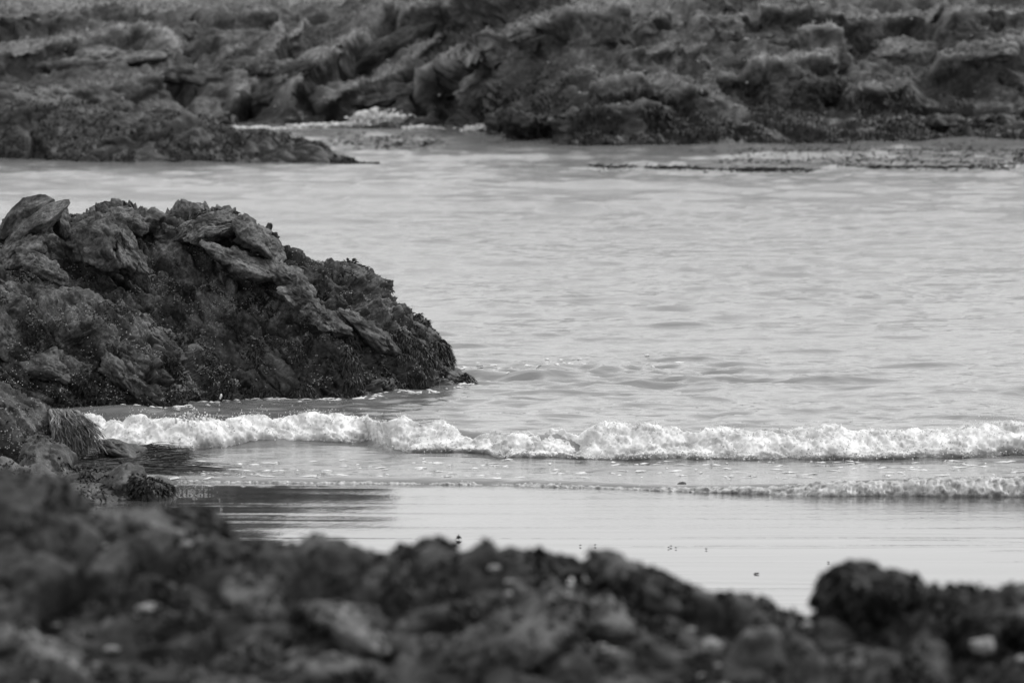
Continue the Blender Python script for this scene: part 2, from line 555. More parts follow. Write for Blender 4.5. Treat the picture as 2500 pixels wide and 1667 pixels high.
xs = np.concatenate([-np.geomspace(70, 9, 16)[:-1], lin(-9, 9, 120), np.geomspace(9, 70, 16)])
ys = np.concatenate([lin(10, 50, 60), lin(50, 64, 320), lin(64, 170, 40), [170.0]])
X, Y = np.meshgrid(xs, ys)
xf, yf = X.ravel(), Y.ravel()
e = edge_y(xf) - yf
Z = np.where(e > 0, 0.001 * np.minimum(e, 9) + 0.055 * np.maximum(e - 14, 0), 0.05 * e)
Z = np.maximum(Z, -1.2) + 0.0036 * perlin(np.stack([xf * 0.28, yf * 1.7, xf * 0 + 3], -1), 76) * smooth(0.3, 1.0, e) + 0.0035 * perlin(np.stack([xf * 0.22, yf * 0.55, xf * 0], -1), 77) * smooth(1, 3, e)
sand = obj('wet_sand_beach', np.stack([xf, yf, Z], -1), grid_faces(len(ys), len(xs)), M_SAND)
# rippled sand where the film of water has drained away, mirror-smooth where it still lies
pr = perlin(np.stack([xf * 0.35, yf * 1.3, xf * 0 + 2], -1), 78); pr2 = perlin(np.stack([xf * 0.5, yf * 3.4, xf * 0 + 5], -1), 79)
rip = smooth(57.2, 58.6, yf + 0.9 * pr) * smooth(-2.4, 1.2, xf + 0.8 * pr) * 0.75 + 0.8 * smooth(0.12, 0.5, pr2) * smooth(-1.0, 3.5, xf) * smooth(55.0, 56.2, yf) \
    + 0.6 * smooth(0.15, 0.45, perlin(np.stack([xf * 0.3, yf * 5.0, xf * 0 + 7], -1), 83)) + 0.04
att = sand.data.attributes.new('ripple', 'FLOAT', 'POINT'); att.data.foreach_set('value', np.clip(rip, 0, 1).astype(f32))
tag(sand, 'smooth wet sand beach shining with a film of water', kind='structure')

# ------------------------------------------------------------------ rock sheets
def rock_sheet(rails, rows, relief, mat, name, parent, second=None):
    P = blend_rails(rails, rows)
    r, c, _ = P.shape
    n = grid_normals(P)
    if n[..., 1].mean() > 0: n = -n       # outward is towards the camera / up
    d = relief(P.reshape(-1, 3)).reshape(r, c)
    P2 = P + n * d[..., None]
    if second is not None:                # break up the ledges along their own faces
        n = grid_normals(P2)
        if n[..., 1].mean() > 0: n = -n
        P2 = P2 + n * second(P2.reshape(-1, 3)).reshape(r, c)[..., None]
    o = obj(name, P2.reshape(-1, 3), grid_faces(r, c), mat, parent)
    n2 = grid_normals(P2)
    if n2[..., 1].mean() > 0: n2 = -n2
    return o, P2.reshape(-1, 3), n2.reshape(-1, 3)

# ---- the headland
rng = np.random.default_rng(4)
head = empty('rock_headland', on(600, 985), 'dark craggy rock headland sloping down into the calm water', 'rock')
HR = strata((0.74, -0.35, -0.58))
def head_relief(p):
    d = blocky(p, 0.42, 0.08, HR, (1.9, 1.1, 0.75), seed=3, crack=1.0, cw=0.12)
    d += blocky(p, 0.19, 0.060, HR, (1.8, 1.0, 0.8), seed=8, crack=0.9, cw=0.12)
    d += blocky(p, 0.075, 0.030, HR, (1.6, 1.0, 0.8), seed=12, crack=0.7, cw=0.12)
    d += 0.05 * fbm(p / 0.4, 4, 40) + 0.013 * fbm(p / 0.05, 4, 50, 0.6)
    return d
us = np.arange(-420, 1230, 3.3)
RIDGE = [(-420, 600), (-200, 560), (0, 548), (60, 530), (122, 528), (168, 540), (222, 532), (245, 516), (283, 506), (344, 514), (398, 518), (440, 526),
         (494, 521), (517, 512), (551, 512), (574, 520), (605, 537), (650, 554), (685, 585), (693, 604), (718, 612), (762, 640), (813, 640), (849, 655),
         (874, 664), (918, 686), (951, 718), (991, 761), (1023, 776), (1042, 790), (1060, 830), (1085, 868), (1107, 908), (1133, 922), (1165, 948), (1200, 975), (1240, 1000)]
def hd(u): return np.interp(u, [-420, 300, 700, 950, 1085, 1165, 1240], [1.9, 1.75, 1.5, 1.1, 0.55, 0.15, 0.0])   # ridge stands this far behind the waterline
WL = [(-420, 985), (600, 976), (754, 977), (863, 976), (965, 964), (1038, 960), (1165, 943), (1240, 935)]
wlv = np.interp(us, [a for a, b in WL], [b for a, b in WL]); wlY = yz0(wlv)
rv = np.interp(us, [a for a, b in RIDGE], [b for a, b in RIDGE])
r1 = at(us, wlv, wlY)
r0 = r1 + np.array([0, -0.25, -0.45])
r3 = at(us, rv - 2, wlY + hd(us))
r2 = 0.5 * (r1 + r3) + np.stack([0 * us, -0.16 * hd(us) / 1.8, 0.12 * hd(us) / 1.8], -1)
r4 = r3 + np.stack([0 * us, 0.9 + 0 * us, -0.35 - 0.2 * r3[:, 2]], -1)
r5 = r4 + np.stack([0 * us, 1.0 + 0 * us, -0.5 - r4[:, 2]], -1)
_, HP, HN = rock_sheet([r0, r1, r2, r3, r4, r5], [8, 98, 130, 16, 10], head_relief, M_HEAD, 'rock_body', head)

us = np.arange(-420, 660, 3.3)
SPUR = [(-420, 700), (-100, 690), (0, 672), (60, 690), (110, 706), (160, 722), (245, 737), (306, 760), (383, 798), (421, 821), (460, 855), (497, 894), (555, 936), (612, 984), (660, 1010)]
rv = np.interp(us, [a for a, b in SPUR], [b for a, b in SPUR])
wlv = np.interp(us, [-420, 172, 268, 421, 497, 605, 660], [1010, 1008, 1006, 1002, 991, 976, 970]); wlY = yz0(wlv)
dep = np.interp(us, [-420, 0, 300, 500, 612, 660], [0.95, 0.95, 0.8, 0.5, 0.12, 0.0])
r1 = at(us, wlv, wlY); r0 = r1 + np.array([0, -0.2, -0.45])
r3 = at(us, rv, wlY + dep)
r2 = 0.5 * (r1 + r3) + np.stack([0 * us, -0.12 * dep, 0.14 * dep], -1)
r4 = r3 + np.array([0, 0.35, -0.5])
_, SPP, SPN = rock_sheet([r0, r1, r2, r3, r4], [6, 78, 88, 14], lambda p: head_relief(p + 7.7), M_HEAD, 'rock_spur', head)

def block_part(parent, name, u, v, Y, wpx, hpx, dep, roll=0, yaw=0, pitch=0, seed=0, sub=4, mat=None, rough=0.10, sharp=14, planes=15):
    k = Y / FPX
    P, Fc = rock_shape((wpx / 2 * k, dep, hpx / 2 * k), seed, sub, planes, sharp, rough)
    return obj(name, place(P, u, v, Y, roll, yaw, pitch), Fc, mat or M_HEAD, parent)

# leaning slabs and boulders one can pick out on the headland, half sunk in the mass
for a in [('slab', 58, 528, 71.2, 160, 58, 0.16, 40, 10, 0, 101), ('slab', 92, 548, 70.95, 170, 46, 0.14, 34, -10, 0, 102),
          ('slab', 152, 548, 71.1, 40, 92, 0.12, 10, 0, 0, 103), ('slab', 60, 596, 70.7, 130, 56, 0.16, 30, 0, 0, 104),
          ('boulder', 236, 592, 70.75, 150, 130, 0.26, -18, 24, 0, 105), ('slab', 306, 600, 70.9, 250, 64, 0.22, -52, -24, 0, 106),
          ('boulder', 300, 538, 71.5, 190, 66, 0.34, -4, 0, 0, 107), ('boulder', 520, 548, 71.4, 200, 64, 0.30, 10, 0, 0, 108),
          ('boulder', 622, 572, 71.2, 150, 74, 0.28, -34, 10, 0, 109), 
          ('slab', 570, 622, 70.95, 170, 54, 0.22, -20, 0, 0, 111),
          ('slab', 700, 668, 71.05, 150, 60, 0.22, -34, 0, 0, 113), ('slab', 1022, 815, 71.75, 120, 60, 0.22, -52, 10, 0, 116),
          ('slab', 770, 755, 70.65, 190, 46, 0.18, -42, 0, 0, 117), ('slab', 900, 800, 71.0, 180, 46, 0.18, -40, 0, 0, 119),
          ('slab', 870, 958, 70.75, 90, 40, 0.14, 10, 0, 0, 121), ('boulder', 1095, 915, 71.9, 130, 56, 0.2, -24, 0, 0, 122)]:
    a = list(a); a[2] += 3 if a[10] < 104 else 10; a[3] += 0.0 if a[10] < 104 else (0.13 if a[10] >= 107 else 0.09)
    tooth = a[10] in (101, 102, 103)
    block_part(head, *a[:10], seed=a[10], sub=6 if a[4] > 185 else 5, rough=0.07 if tooth else 0.17, sharp=40 if tooth else 22, planes=8 if tooth else 10)
for a in [('slab', 110, 655, 70.0, 130, 50, 0.16, -34, 0, 0, 131), ('slab', 40, 730, 69.85, 200, 70, 0.2, -44, 0, 0, 132),
          ('slab', 205, 735, 69.95, 150, 44, 0.14, -14, 0, 0, 133), ('slab', 172, 832, 69.45, 190, 56, 0.14, 30, 0, 0, 134),
          ('slab', 15, 820, 69.4, 170, 80, 0.2, -56, 0, 0, 135), ('slab', 125, 905, 69.15, 110, 56, 0.14, -24, 0, 0, 136),
          ('slab', 290, 912, 69.2, 140, 60, 0.14, -44, 10, 0, 137), ('slab', 400, 835, 69.7, 100, 40, 0.12, -38, 0, 0, 140)]:
    a = list(a); a[3] += 0.10
    block_part(head, *a[:10], seed=a[10], sub=6 if a[4] > 185 else 5, rough=0.17, sharp=22, planes=10)

# weed and barnacles on the headland
def visible_up(P, Nn, lo, hi): return (P[:, 2] > lo) & (P[:, 2] < hi) & (Nn[:, 1] < 0.35)
allP = np.concatenate([HP, SPP]); allN = np.concatenate([HN, SPN])
pn = fbm(allP / 0.35, 3, 61)
zz = allP[:, 2]
m = (pn > 0.10 + 0.35 * smooth(0.35, 1.3, zz) - 0.15 * smooth(-0.5, 1.2, allP[:, 0] + 3.0)) & visible_up(allP, allN, -0.02, 1.7) & (allP[:, 0] > -6.5)
V, Fq = blades(allP[m], allN[m], rng, 36000, 0.028, 0.012, 0.8, 0.6, 2, (0, 0, -0.2))
tag(obj('weed_growth', V, Fq, M_WEED, head), kind='stuff')
m2 = (pn > 0.1) & (zz < 0.5) & (zz > 0) & (allN[:, 1] < 0.3) & (allP[:, 0] > -2.2)
V, Fq = blades(allP[m2], allN[m2], rng, 12000, 0.045, 0.010, 0.6, 1.0, 3, (0.2, 0, -0.4))
tag(obj('weed_fringe', V, Fq, M_WEEDMID, head), kind='stuff')
bnz = fbm(allP / 0.22, 3, 71)
m3 = (bnz > 0.10) & visible_up(allP, allN, 0.1, 1.25) & (allP[:, 0] > -6)
k = rng.choice(np.flatnonzero(m3), 8500)
V, Fq = scatter(allP[k] + allN[k] * 0.003, rng.uniform(0.002, 0.008, 8500), rng, 1, (1, 1, 0.8))
tag(obj('barnacles', V, Fq, M_BARN, head), kind='stuff')

print('headland done')

# ------------------------------------------------------------------ weed things on the headland
def clump(name, label, u, v, Y, wpx, hpx, dep, seed, n=900, L=0.07, w=0.014, mat=None, droop=0.7, group=None, cat='seaweed', core=True, bias=(0, -0.3, 0.2)):
    rg = np.random.default_rng(seed)
    k = Y / FPX
    c = at(u, v, Y)
    e = empty(name, c - np.array([0, 0, hpx / 2 * k]), label, cat, group)
    P, Fc = rock_shape((wpx / 2 * k * 0.85, dep * 0.85, hpx / 2 * k * 0.85), seed, 3, 10, 8, 0.25)
    if core: obj('holdfast', P + c, Fc, M_WEED, e)
    D = P / (np.linalg.norm(P, axis=1, keepdims=True) + 1e-9)
    V, Fq = blades(P + c, D, rg, n, L, w, 0.5, droop, 3, bias)
    tag(obj('fronds', V, Fq, mat or M_WEED, e), kind='stuff')
    return e

G = 'weed clumps on the headland crest'
clump('seaweed_clump', 'bushy dark weed mound on the skyline, middle of the headland slope', 850, 661, 72.0, 95, 40, 0.12, 201, group=G)
clump('seaweed_clump', 'round dark weed tuft just below the skyline mound, nearer the tip', 912, 698, 71.9, 62, 40, 0.12, 202, group=G)
clump('seaweed_clump', 'thin dark weed fringe on the highest rounded crest of the headland', 525, 520, 71.9, 110, 14, 0.10, 203, 500, 0.04, group=G)
clump('seaweed_clump', 'small weed patch in the saddle beside the pointed slabs', 195, 533, 72.3, 60, 20, 0.10, 204, 500, 0.05, group=G)
clump('seaweed_clump', 'weed skirt trailing into the water at the headland tip', 1110, 930, 72.0, 95, 30, 0.16, 205, 1000, 0.09, 0.012, M_WEEDMID, 1.0, G, bias=(0.5, -0.3, -0.3))
# forked weed sticking out over the water
e = empty('seaweed_sprig', at(1056, 822, 72.0), 'forked black weed sprig jutting out over the water near the headland tip', 'seaweed')
pth = []
for (pts) in [[(1050, 830), (1060, 824), (1068, 826), (1076, 828), (1082, 831)], [(1056, 824), (1060, 816), (1058, 809), (1062, 806), (1064, 805)],
              [(1062, 824), (1066, 819), (1069, 818), (1071, 816), (1072, 814)], [(1050, 815), (1054, 812), (1055, 808), (1056, 806), (1057, 804)]]:
    c = at([p[0] for p in pts], [p[1] for p in pts], 72.0)
    for a in range(5):
        th = a * math.pi * 0.4
        pth.append(c + np.array([0.004 * math.cos(th), 0.004 * math.sin(th), 0.003 * math.sin(th)]))
V, Fq = strands(np.array(pth), 0.016, np.random.default_rng(7))
obj('stalk', V, Fq, M_WEED, e)

# ------------------------------------------------------------------ rocks and hair weed at the near end of the cove
def boulder(name, label, cat, u, v, Y, wpx, hpx, dep, roll=0, yaw=0, pitch=0, seed=0, sub=4, mat=None, rough=0.1, sharp=14, group=None, weed=0, weedL=0.05, weedw=0.012, weedmat=None, low=-1.0, hi=9.0, weed_thr=0.1, planes=15, barn=0):
    """one rock as a thing: stone body and, where the photo shows it, the weed that grows on it"""
    k = Y / FPX
    P, Fc = rock_shape((wpx / 2 * k, dep, hpx / 2 * k), seed, sub, planes, sharp, rough)
    W = place(P, u, v, Y, roll, yaw, pitch)
    base = np.array([W[:, 0].mean(), W[:, 1].mean(), W[:, 2].min()])
    e = empty(name, base, label, cat, group)
    obj('stone', W, Fc, mat or M_LEFT, e)
    if weed or barn:
        rg = np.random.default_rng(seed + 5000)
        c = W.mean(0)
        nn = (W - c); nn /= np.linalg.norm(nn, axis=1, keepdims=True) + 1e-9
        f = fbm(W / (0.35 * float(np.mean((wpx * k, hpx * k)))), 3, seed + 9)
        t = (W[:, 2] - W[:, 2].min()) / (np.ptp(W[:, 2]) + 1e-6)
        m = (f > weed_thr) & (nn[:, 1] < 0.4) & (t > low) & (t < hi)
        if weed and m.sum() > 5:
            V, Fq = blades(W[m], nn[m], rg, weed, weedL, weedw, 0.6, 0.7, 3, (0, -0.1, 0))
            tag(obj('weed', V, Fq, weedmat or M_WEED, e), kind='stuff')
        m = (f < 0.0) & (nn[:, 1] < 0.4)
        if barn and m.sum() > 5:
            kk = rg.choice(np.flatnonzero(m), barn)
            V, Fq = scatter(W[kk], rg.uniform(0.003, 0.008, barn), rg, 1)
            tag(obj('barnacles', V, Fq, M_BARN, e), kind='stuff')
    return e, W

boulder('boulder', 'big rough boulder at the picture edge beside the breaking wave', 'rock', 30, 1090, 64.0, 270, 270, 0.5, -32, 0, 0, 301, 6, weed=900, barn=900, group='rocks at the near end of the cove')
boulder('boulder', 'smooth upright boulder with a dark cleft on its side', 'rock', 110, 1140, 63.0, 130, 170, 0.3, 12, 0, 0, 302, 5, weed=250, group='rocks at the near end of the cove')
boulder('boulder', 'pale weathered boulder cut off by the picture edge, beside the cleft', 'rock', 10, 1170, 62.3, 140, 130, 0.3, -40, 0, 0, 303, 4, group='rocks at the near end of the cove')
boulder('boulder', 'hump of rock under the hanging hair weed', 'rock', 165, 1075, 64.2, 130, 130, 0.25, -35, 0, 0, 304, 5, mat=M_LEFT, group='rocks at the near end of the cove')
boulder('boulder', 'low sloping wedge of rock reaching into the wash', 'rock', 318, 1112, 63.9, 190, 58, 0.25, -26, 0, 0, 305, 5, group='rocks at the near end of the cove')
boulder('boulder', 'mossy low rock with dark tufts behind the blurred foreground', 'rock', 215, 1192, 61.0, 180, 110, 0.3, 8, 0, 0, 306, 5, weed=1800, weedL=0.045, group='rocks at the near end of the cove', weed_thr=-0.1)
boulder('boulder', 'pale rounded stone between the mossy tufts', 'rock', 300, 1192, 60.8, 110, 130, 0.25, -30, 0, 0, 307, 5, mat=M_BLOCK, weed=150, group='rocks at the near end of the cove')
boulder('boulder', 'tuft-capped rock at the water edge, farthest out of the mossy rocks', 'rock', 378, 1212, 60.6, 120, 110, 0.25, -12, 0, 0, 308, 5, weed=900, weedL=0.045, low=0.55, weed_thr=-0.3, group='rocks at the near end of the cove')

boulder('boulder', 'dark base rock under the mossy tufts, running into the blurred foreground', 'rock', 170, 1236, 60.6, 520, 120, 0.5, 0, 0, 0, 309, 5, weed=1500, weedL=0.04, weed_thr=0.0, group='rocks at the near end of the cove')
boulder('boulder', 'shadowed rock filling the corner below the pale weathered boulder', 'rock', 60, 1200, 61.8, 300, 150, 0.4, -10, 0, 0, 310, 5, weed=700, weedL=0.04, weed_thr=0.0, group='rocks at the near end of the cove')
rg = np.random.default_rng(33)
# hair weed hanging over the hump
n, k = 1500, 9
t = np.linspace(0, 1, k)[None, :]
ru = rg.uniform(118, 192, n)[:, None]; rv = 1004 + (ru - 118) * 0.10 + rg.normal(size=(n, 1)) * 4
eu = ru + rg.uniform(14, 48, n)[:, None] * (0.6 + (ru - 118) / 90); ev = rv + rg.uniform(28, 100, n)[:, None]
lock = np.round(ru / 9.0)
U = ru + (eu - ru) * t + (5 * np.sin(lock * 2.3 + 4 * t) + 6 * np.sin(rg.uniform(0, 6, (n, 1)) + 7 * t)) * t + (lock * 9 - ru) * 0.5 * t
Vv = rv + (ev - rv) * t ** 1.4
Yd = 64.05 - 0.30 * t ** 0.7 + rg.normal(size=(n, 1)) * 0.03 + 0.04 * np.sin(lock * 1.7)
e = empty('hanging_weed', at(190, 1095, 63.8), 'pale hair weed hanging like a mane over the hump of rock', 'seaweed')
V, Fq = strands(at(U, Vv, Yd), 0.010, rg)
tag(obj('strands', V, Fq, M_STRAND, e), kind='stuff')
# tangle at the foot of the mane and along the wedge
def tangle(name, label, u0, v0, u1, v1, n, L, spread_v, seed, mat, zlift=0.02, ang=(0.0, 0.35), w=0.006):
    rg = np.random.default_rng(seed)
    k = 8
    t = rg.uniform(0, 1, (n, 1))
    su = u0 + (u1 - u0) * t + rg.normal(size=(n, 1)) * 14
    sv = v0 + (v1 - v0) * t + rg.normal(size=(n, 1)) * spread_v
    p0 = on(su[:, 0], sv[:, 0])
    a = rg.normal(ang[0], ang[1], (n, 1)); curl = rg.normal(0, 1.0, (n, 1))
    s = np.linspace(0, 1, k)[None, :]
    Ln = L * rg.uniform(0.4, 1.3, (n, 1))
    th = a + curl * s
    dx = np.cumsum(np.cos(th), 1) / k * Ln; dy = np.cumsum(np.sin(th), 1) / k * Ln
    P = p0[:, None, :] + np.stack([dx, dy, 0 * dx], -1)
    P[..., 2] = zlift * rg.uniform(0.6, 1.4, (n, 1)) + 0.02 * np.sin(3.1 * s) * rg.uniform(0, 1, (n, 1)) + sea_z(P[..., 0].ravel(), P[..., 1].ravel()).reshape(n, k)
    e = empty(name, on((u0 + u1) / 2, (v0 + v1) / 2), label, 'seaweed')
    V, Fq = strands(P, w, rg)
    tag(obj('strands', V, Fq, mat, e), kind='stuff')
    return e
tangle('weed_mat', 'tangled pale weed mat lying in the wash below the mane', 180, 1112, 340, 1130, 900, 0.30, 7, 51, M_STRAND, 0.03, (0.0, 0.7))
tangle('weed_mat', 'long combed weed streaming out over the shallow water past the wedge', 170, 1140, 400, 1158, 650, 0.55, 7, 52, M_WEEDMID, 0.02, (-0.15, 0.25))
tangle('weed_mat', 'dark weed trailing off the tip of the low wedge rock', 330, 1118, 400, 1140, 700, 0.28, 6, 53, M_WEEDMID, 0.06, (-0.3, 0.5))

# ------------------------------------------------------------------ the far shore
far_us = np.arange(-900, 3400, 8.5)
FW = [(-900, 330), (400, 318), (560, 311), (740, 309), (880, 309), (1100, 313), (1180, 323), (1230, 343), (1400, 360), (1550, 361), (2000, 352), (2200, 346), (2500, 347), (3400, 347)]
wv = np.interp(far_us, [a for a, b in FW], [b for a, b in FW]); wY = yz0(wv)
def frail(v, dY): return at(far_us, v + 0 * far_us, wY + dY)
r1 = at(far_us, wv, wY)
r0 = r1 + np.array([0, -0.8, -0.8])
r2 = at(far_us, wv * 0.62 + 0.38 * 95, wY + 1.5)
r3 = at(far_us, 95 + 14 * np.sin(far_us / 310.0), wY + 4.2)
r4 = at(far_us, 40 + 10 * np.sin(far_us / 230.0 + 1), wY + 6.0)
r5 = at(far_us, -60 + 0 * far_us, wY + 10.0)
r6 = r5 + np.array([0, 12, 0.7]); r7 = r6 + np.array([0, 60, -0.3])
FR = strata((0.83, 0.25, 0.5))
FR2 = strata((0.98, 0.1, -0.1))
def uv_of(p):
    d = p - np.array([0, 0, CAM_H])
    f = d[:, 1] * CP - d[:, 2] * SP
    return 1250 + FPX * d[:, 0] / f, 833.5 - FPX * (d[:, 1] * SP + d[:, 2] * CP) / f
# ledges and ridges of the bank: (u0, v0, u1, v1, width, height); the lower side breaks off sharply. Negative heights are gullies and cracks
LEDGES = [(-300, 235, 340, 128, 80, 0.42), (330, 128, 480, 205, 60, 0.40), (-200, 120, 470, 62, 70, 0.35), (-100, 300, 420, 232, 60, 0.30),
          (250, 350, 620, 290, 50, 0.22), (470, 75, 700, 88, 50, 0.30), (520, 190, 690, 160, 40, 0.30), (560, 262, 770, 118, 60, 0.50), (690, 290, 985, 75, 70, 0.55),
          (770, 300, 1130, 150, 60, 0.35), (980, 110, 1240, 40, 60, 0.45), (1030, 262, 1250, 140, 70, 0.50), (1090, 60, 1420, 20, 60, 0.35), (1220, 135, 1400, 90, 70, 0.42),
          (1390, 98, 1540, 92, 55, 0.50), (1560, 100, 1640, 78, 30, 0.30), (1680, 105, 1830, 100, 55, 0.40), (1830, 96, 2020, 92, 50, 0.50), (2010, 88, 2320, 82, 45, 0.40), (2300, 110, 2600, 70, 50, 0.40),
          (1690, 190, 1830, 214, 30, 0.22), (1815, 222, 2045, 190, 60, 0.50), (1940, 150, 2050, 160, 40, 0.30), (2280, 200, 2560, 160, 60, 0.50), (1500, 170, 1720, 150, 40, 0.25),
          (1420, 250, 1760, 262, 50, 0.28), (1240, 318, 1620, 300, 40, 0.28), (2050, 262, 2240, 236, 50, 0.28), (1700, 38, 1870, 44, 36, 0.40), (1900, 20, 2500, 28, 50, 0.25)]
GULLIES = [(430, 240, 470, 90, 34, 0.45), (560, 300, 640, 215, 40, 0.50), (2036, 196, 2126, 96, 10, 0.35), (2240, 260, 2560, 270, 50, 0.45), (640, 130, 760, 60, 26, 0.25),
           (840, 210, 960, 120, 20, 0.30), (60, 300, 105, 400, 12, 0.30), (1230, 60, 1300, 140, 18, 0.25), (1030, 290, 1010, 180, 14, 0.2), (2480, 170, 2560, 240, 10, 0.25), (1140, 10, 1000, 60, 30, 0.35)]
def far_macro(p):
    u, v = uv_of(p)
    wob = 9 * fbm(np.stack([u / 70, v / 40, 0 * u], -1), 3, 95)
    out = np.zeros(len(p)); tf = np.zeros(len(p))
    for (u0, v0, u1, v1, w, h) in LEDGES:
        L = math.hypot(u1 - u0, v1 - v0); tx, ty = (u1 - u0) / L, (v1 - v0) / L
        a = ((u - u0) * tx + (v - v0) * ty) / L
        sgn = -(-(u - u0) * ty + (v - v0) * tx) + wob              # positive above the edge
        m = smooth(-0.06, 0.10, a) * smooth(1.06, 0.90, a)
        out += 0.9 * h * m * np.where(sgn > 0, np.exp(-np.maximum(sgn, 0) / w), smooth(-17, 0, sgn))
        tf = np.maximum(tf, m * h / 0.45 * smooth(-6, 2, sgn) * smooth(0.75 * w, 0.1 * w, sgn))
    for (u0, v0, u1, v1, w, h) in GULLIES:
        L = math.hypot(u1 - u0, v1 - v0); tx, ty = (u1 - u0) / L, (v1 - v0) / L
        a = ((u - u0) * tx + (v - v0) * ty) / L
        d = (-(u - u0) * ty + (v - v0) * tx) + wob * 0.6
        out -= 0.7 * h * smooth(-0.1, 0.15, a) * smooth(1.1, 0.85, a) * np.exp(-(d / w) ** 2)
    tf = np.maximum(tf, 0.8 * smooth(95, 30, v + 0.06 * u))          # grassy brow
    tf = np.maximum(tf, 0.6 * smooth(60, 10, v) * smooth(1250, 1500, u))
    TURF['v'] = tf * smooth(330, 240, v)
    return out
TURF = {}
def far_crag(p):
    return 0.75 * far_rough(p) + blocky(p, 0.26, 0.055, FR, (1.9, 1.0, 0.8), seed=37, crack=1.0, cw=0.14) + 0.03 * fbm(p / 0.1, 3, 38)
def far_rough(p):
    wgt = smooth(-1.0, 2.5, p[:, 0])
    a = blocky(p, 1.1, 0.16, FR, (3.8, 1.3, 0.7), seed=31, crack=1.0, cw=0.14) + blocky(p, 0.5, 0.10, FR, (2.2, 1.0, 0.8), seed=32, crack=0.8)
    b = blocky(p, 0.9, 0.15, FR2, (2.6, 1.2, 0.6), seed=33, crack=1.0, cw=0.14) + blocky(p, 0.42, 0.11, FR2, (1.8, 1.0, 0.7), seed=34, crack=0.8)
    return a * (1 - wgt) + b * wgt + 0.08 * fbm(p / 1.0, 4, 35) + 0.07 * fbm(p / 0.25, 4, 36, 0.6)
hill, FP, FN = rock_sheet([r0, r1, r2, r3, r4, r5, r6, r7], [6, 86, 86, 38, 30, 10, 3], far_macro, M_FAR, 'far_hillside', None, far_crag)
ta = hill.data.attributes.new('turf', 'FLOAT', 'POINT'); ta.data.foreach_set('value', TURF['v'].astype(f32)); TURF_HILL = TURF['v'].copy()
tag(hill, 'broken rocky bank across the water, rising out of the frame', kind='structure')

# the low point
pt = empty('rock_point', on(300, 396), 'low weed-dark rock point on the far side, tapering into the water', 'rock')
us = np.arange(-900, 930, 6.5)
PR = [(-900, 150), (0, 225), (200, 265), (400, 300), (560, 318), (640, 321), (700, 325), (740, 335), (790, 356), (840, 380), (885, 400), (930, 420)]
pv = np.interp(us, [a for a, b in PR], [b for a, b in PR])
wv = np.interp(us, [-900, 0, 120, 400, 880, 930], [392, 392, 396, 398, 400, 400]); wY = yz0(wv)
dep = np.interp(us, [-900, 300, 600, 800, 885, 930], [4.5, 3.8, 2.8, 1.0, 0.2, 0.0])
r1 = at(us, wv, wY); r0 = r1 + np.array([0, -0.5, -0.6]); r3 = at(us, pv, wY + dep)
r2 = 0.5 * (r1 + r3) + np.stack([0 * us, -0.18 * dep, 0.08 * dep], -1)
r4 = r3 + np.stack([0 * us, 1.0 + 0 * us, -0.3 - 0.5 * r3[:, 2]], -1); r5 = r4 + np.stack([0 * us, 1.2 + 0 * us, -0.7 - r4[:, 2]], -1)
po, PP, PN = rock_sheet([r0, r1, r2, r3, r4, r5], [6, 54, 60, 10, 5], lambda p: 0.5 * far_macro(p), M_FAR, 'rock_body', pt, lambda p: 0.6 * far_crag(p + 3.1))
ta = po.data.attributes.new('turf', 'FLOAT', 'POINT'); ta.data.foreach_set('value', (TURF['v'] * smooth(0.5, 1.0, PP[:, 2])).astype(f32))
m = (fbm(PP / 0.6, 3, 81) > -0.2) & (PP[:, 2] < 0.9) & (PN[:, 1] < 0.3) & (PP[:, 2] > 0)
V, Fq = blades(PP[m], PN[m], rng, 20000, 0.06, 0.024, 0.8, 0.8, 2)
tag(obj('weed_growth', V, Fq, M_WEED, pt), kind='stuff')

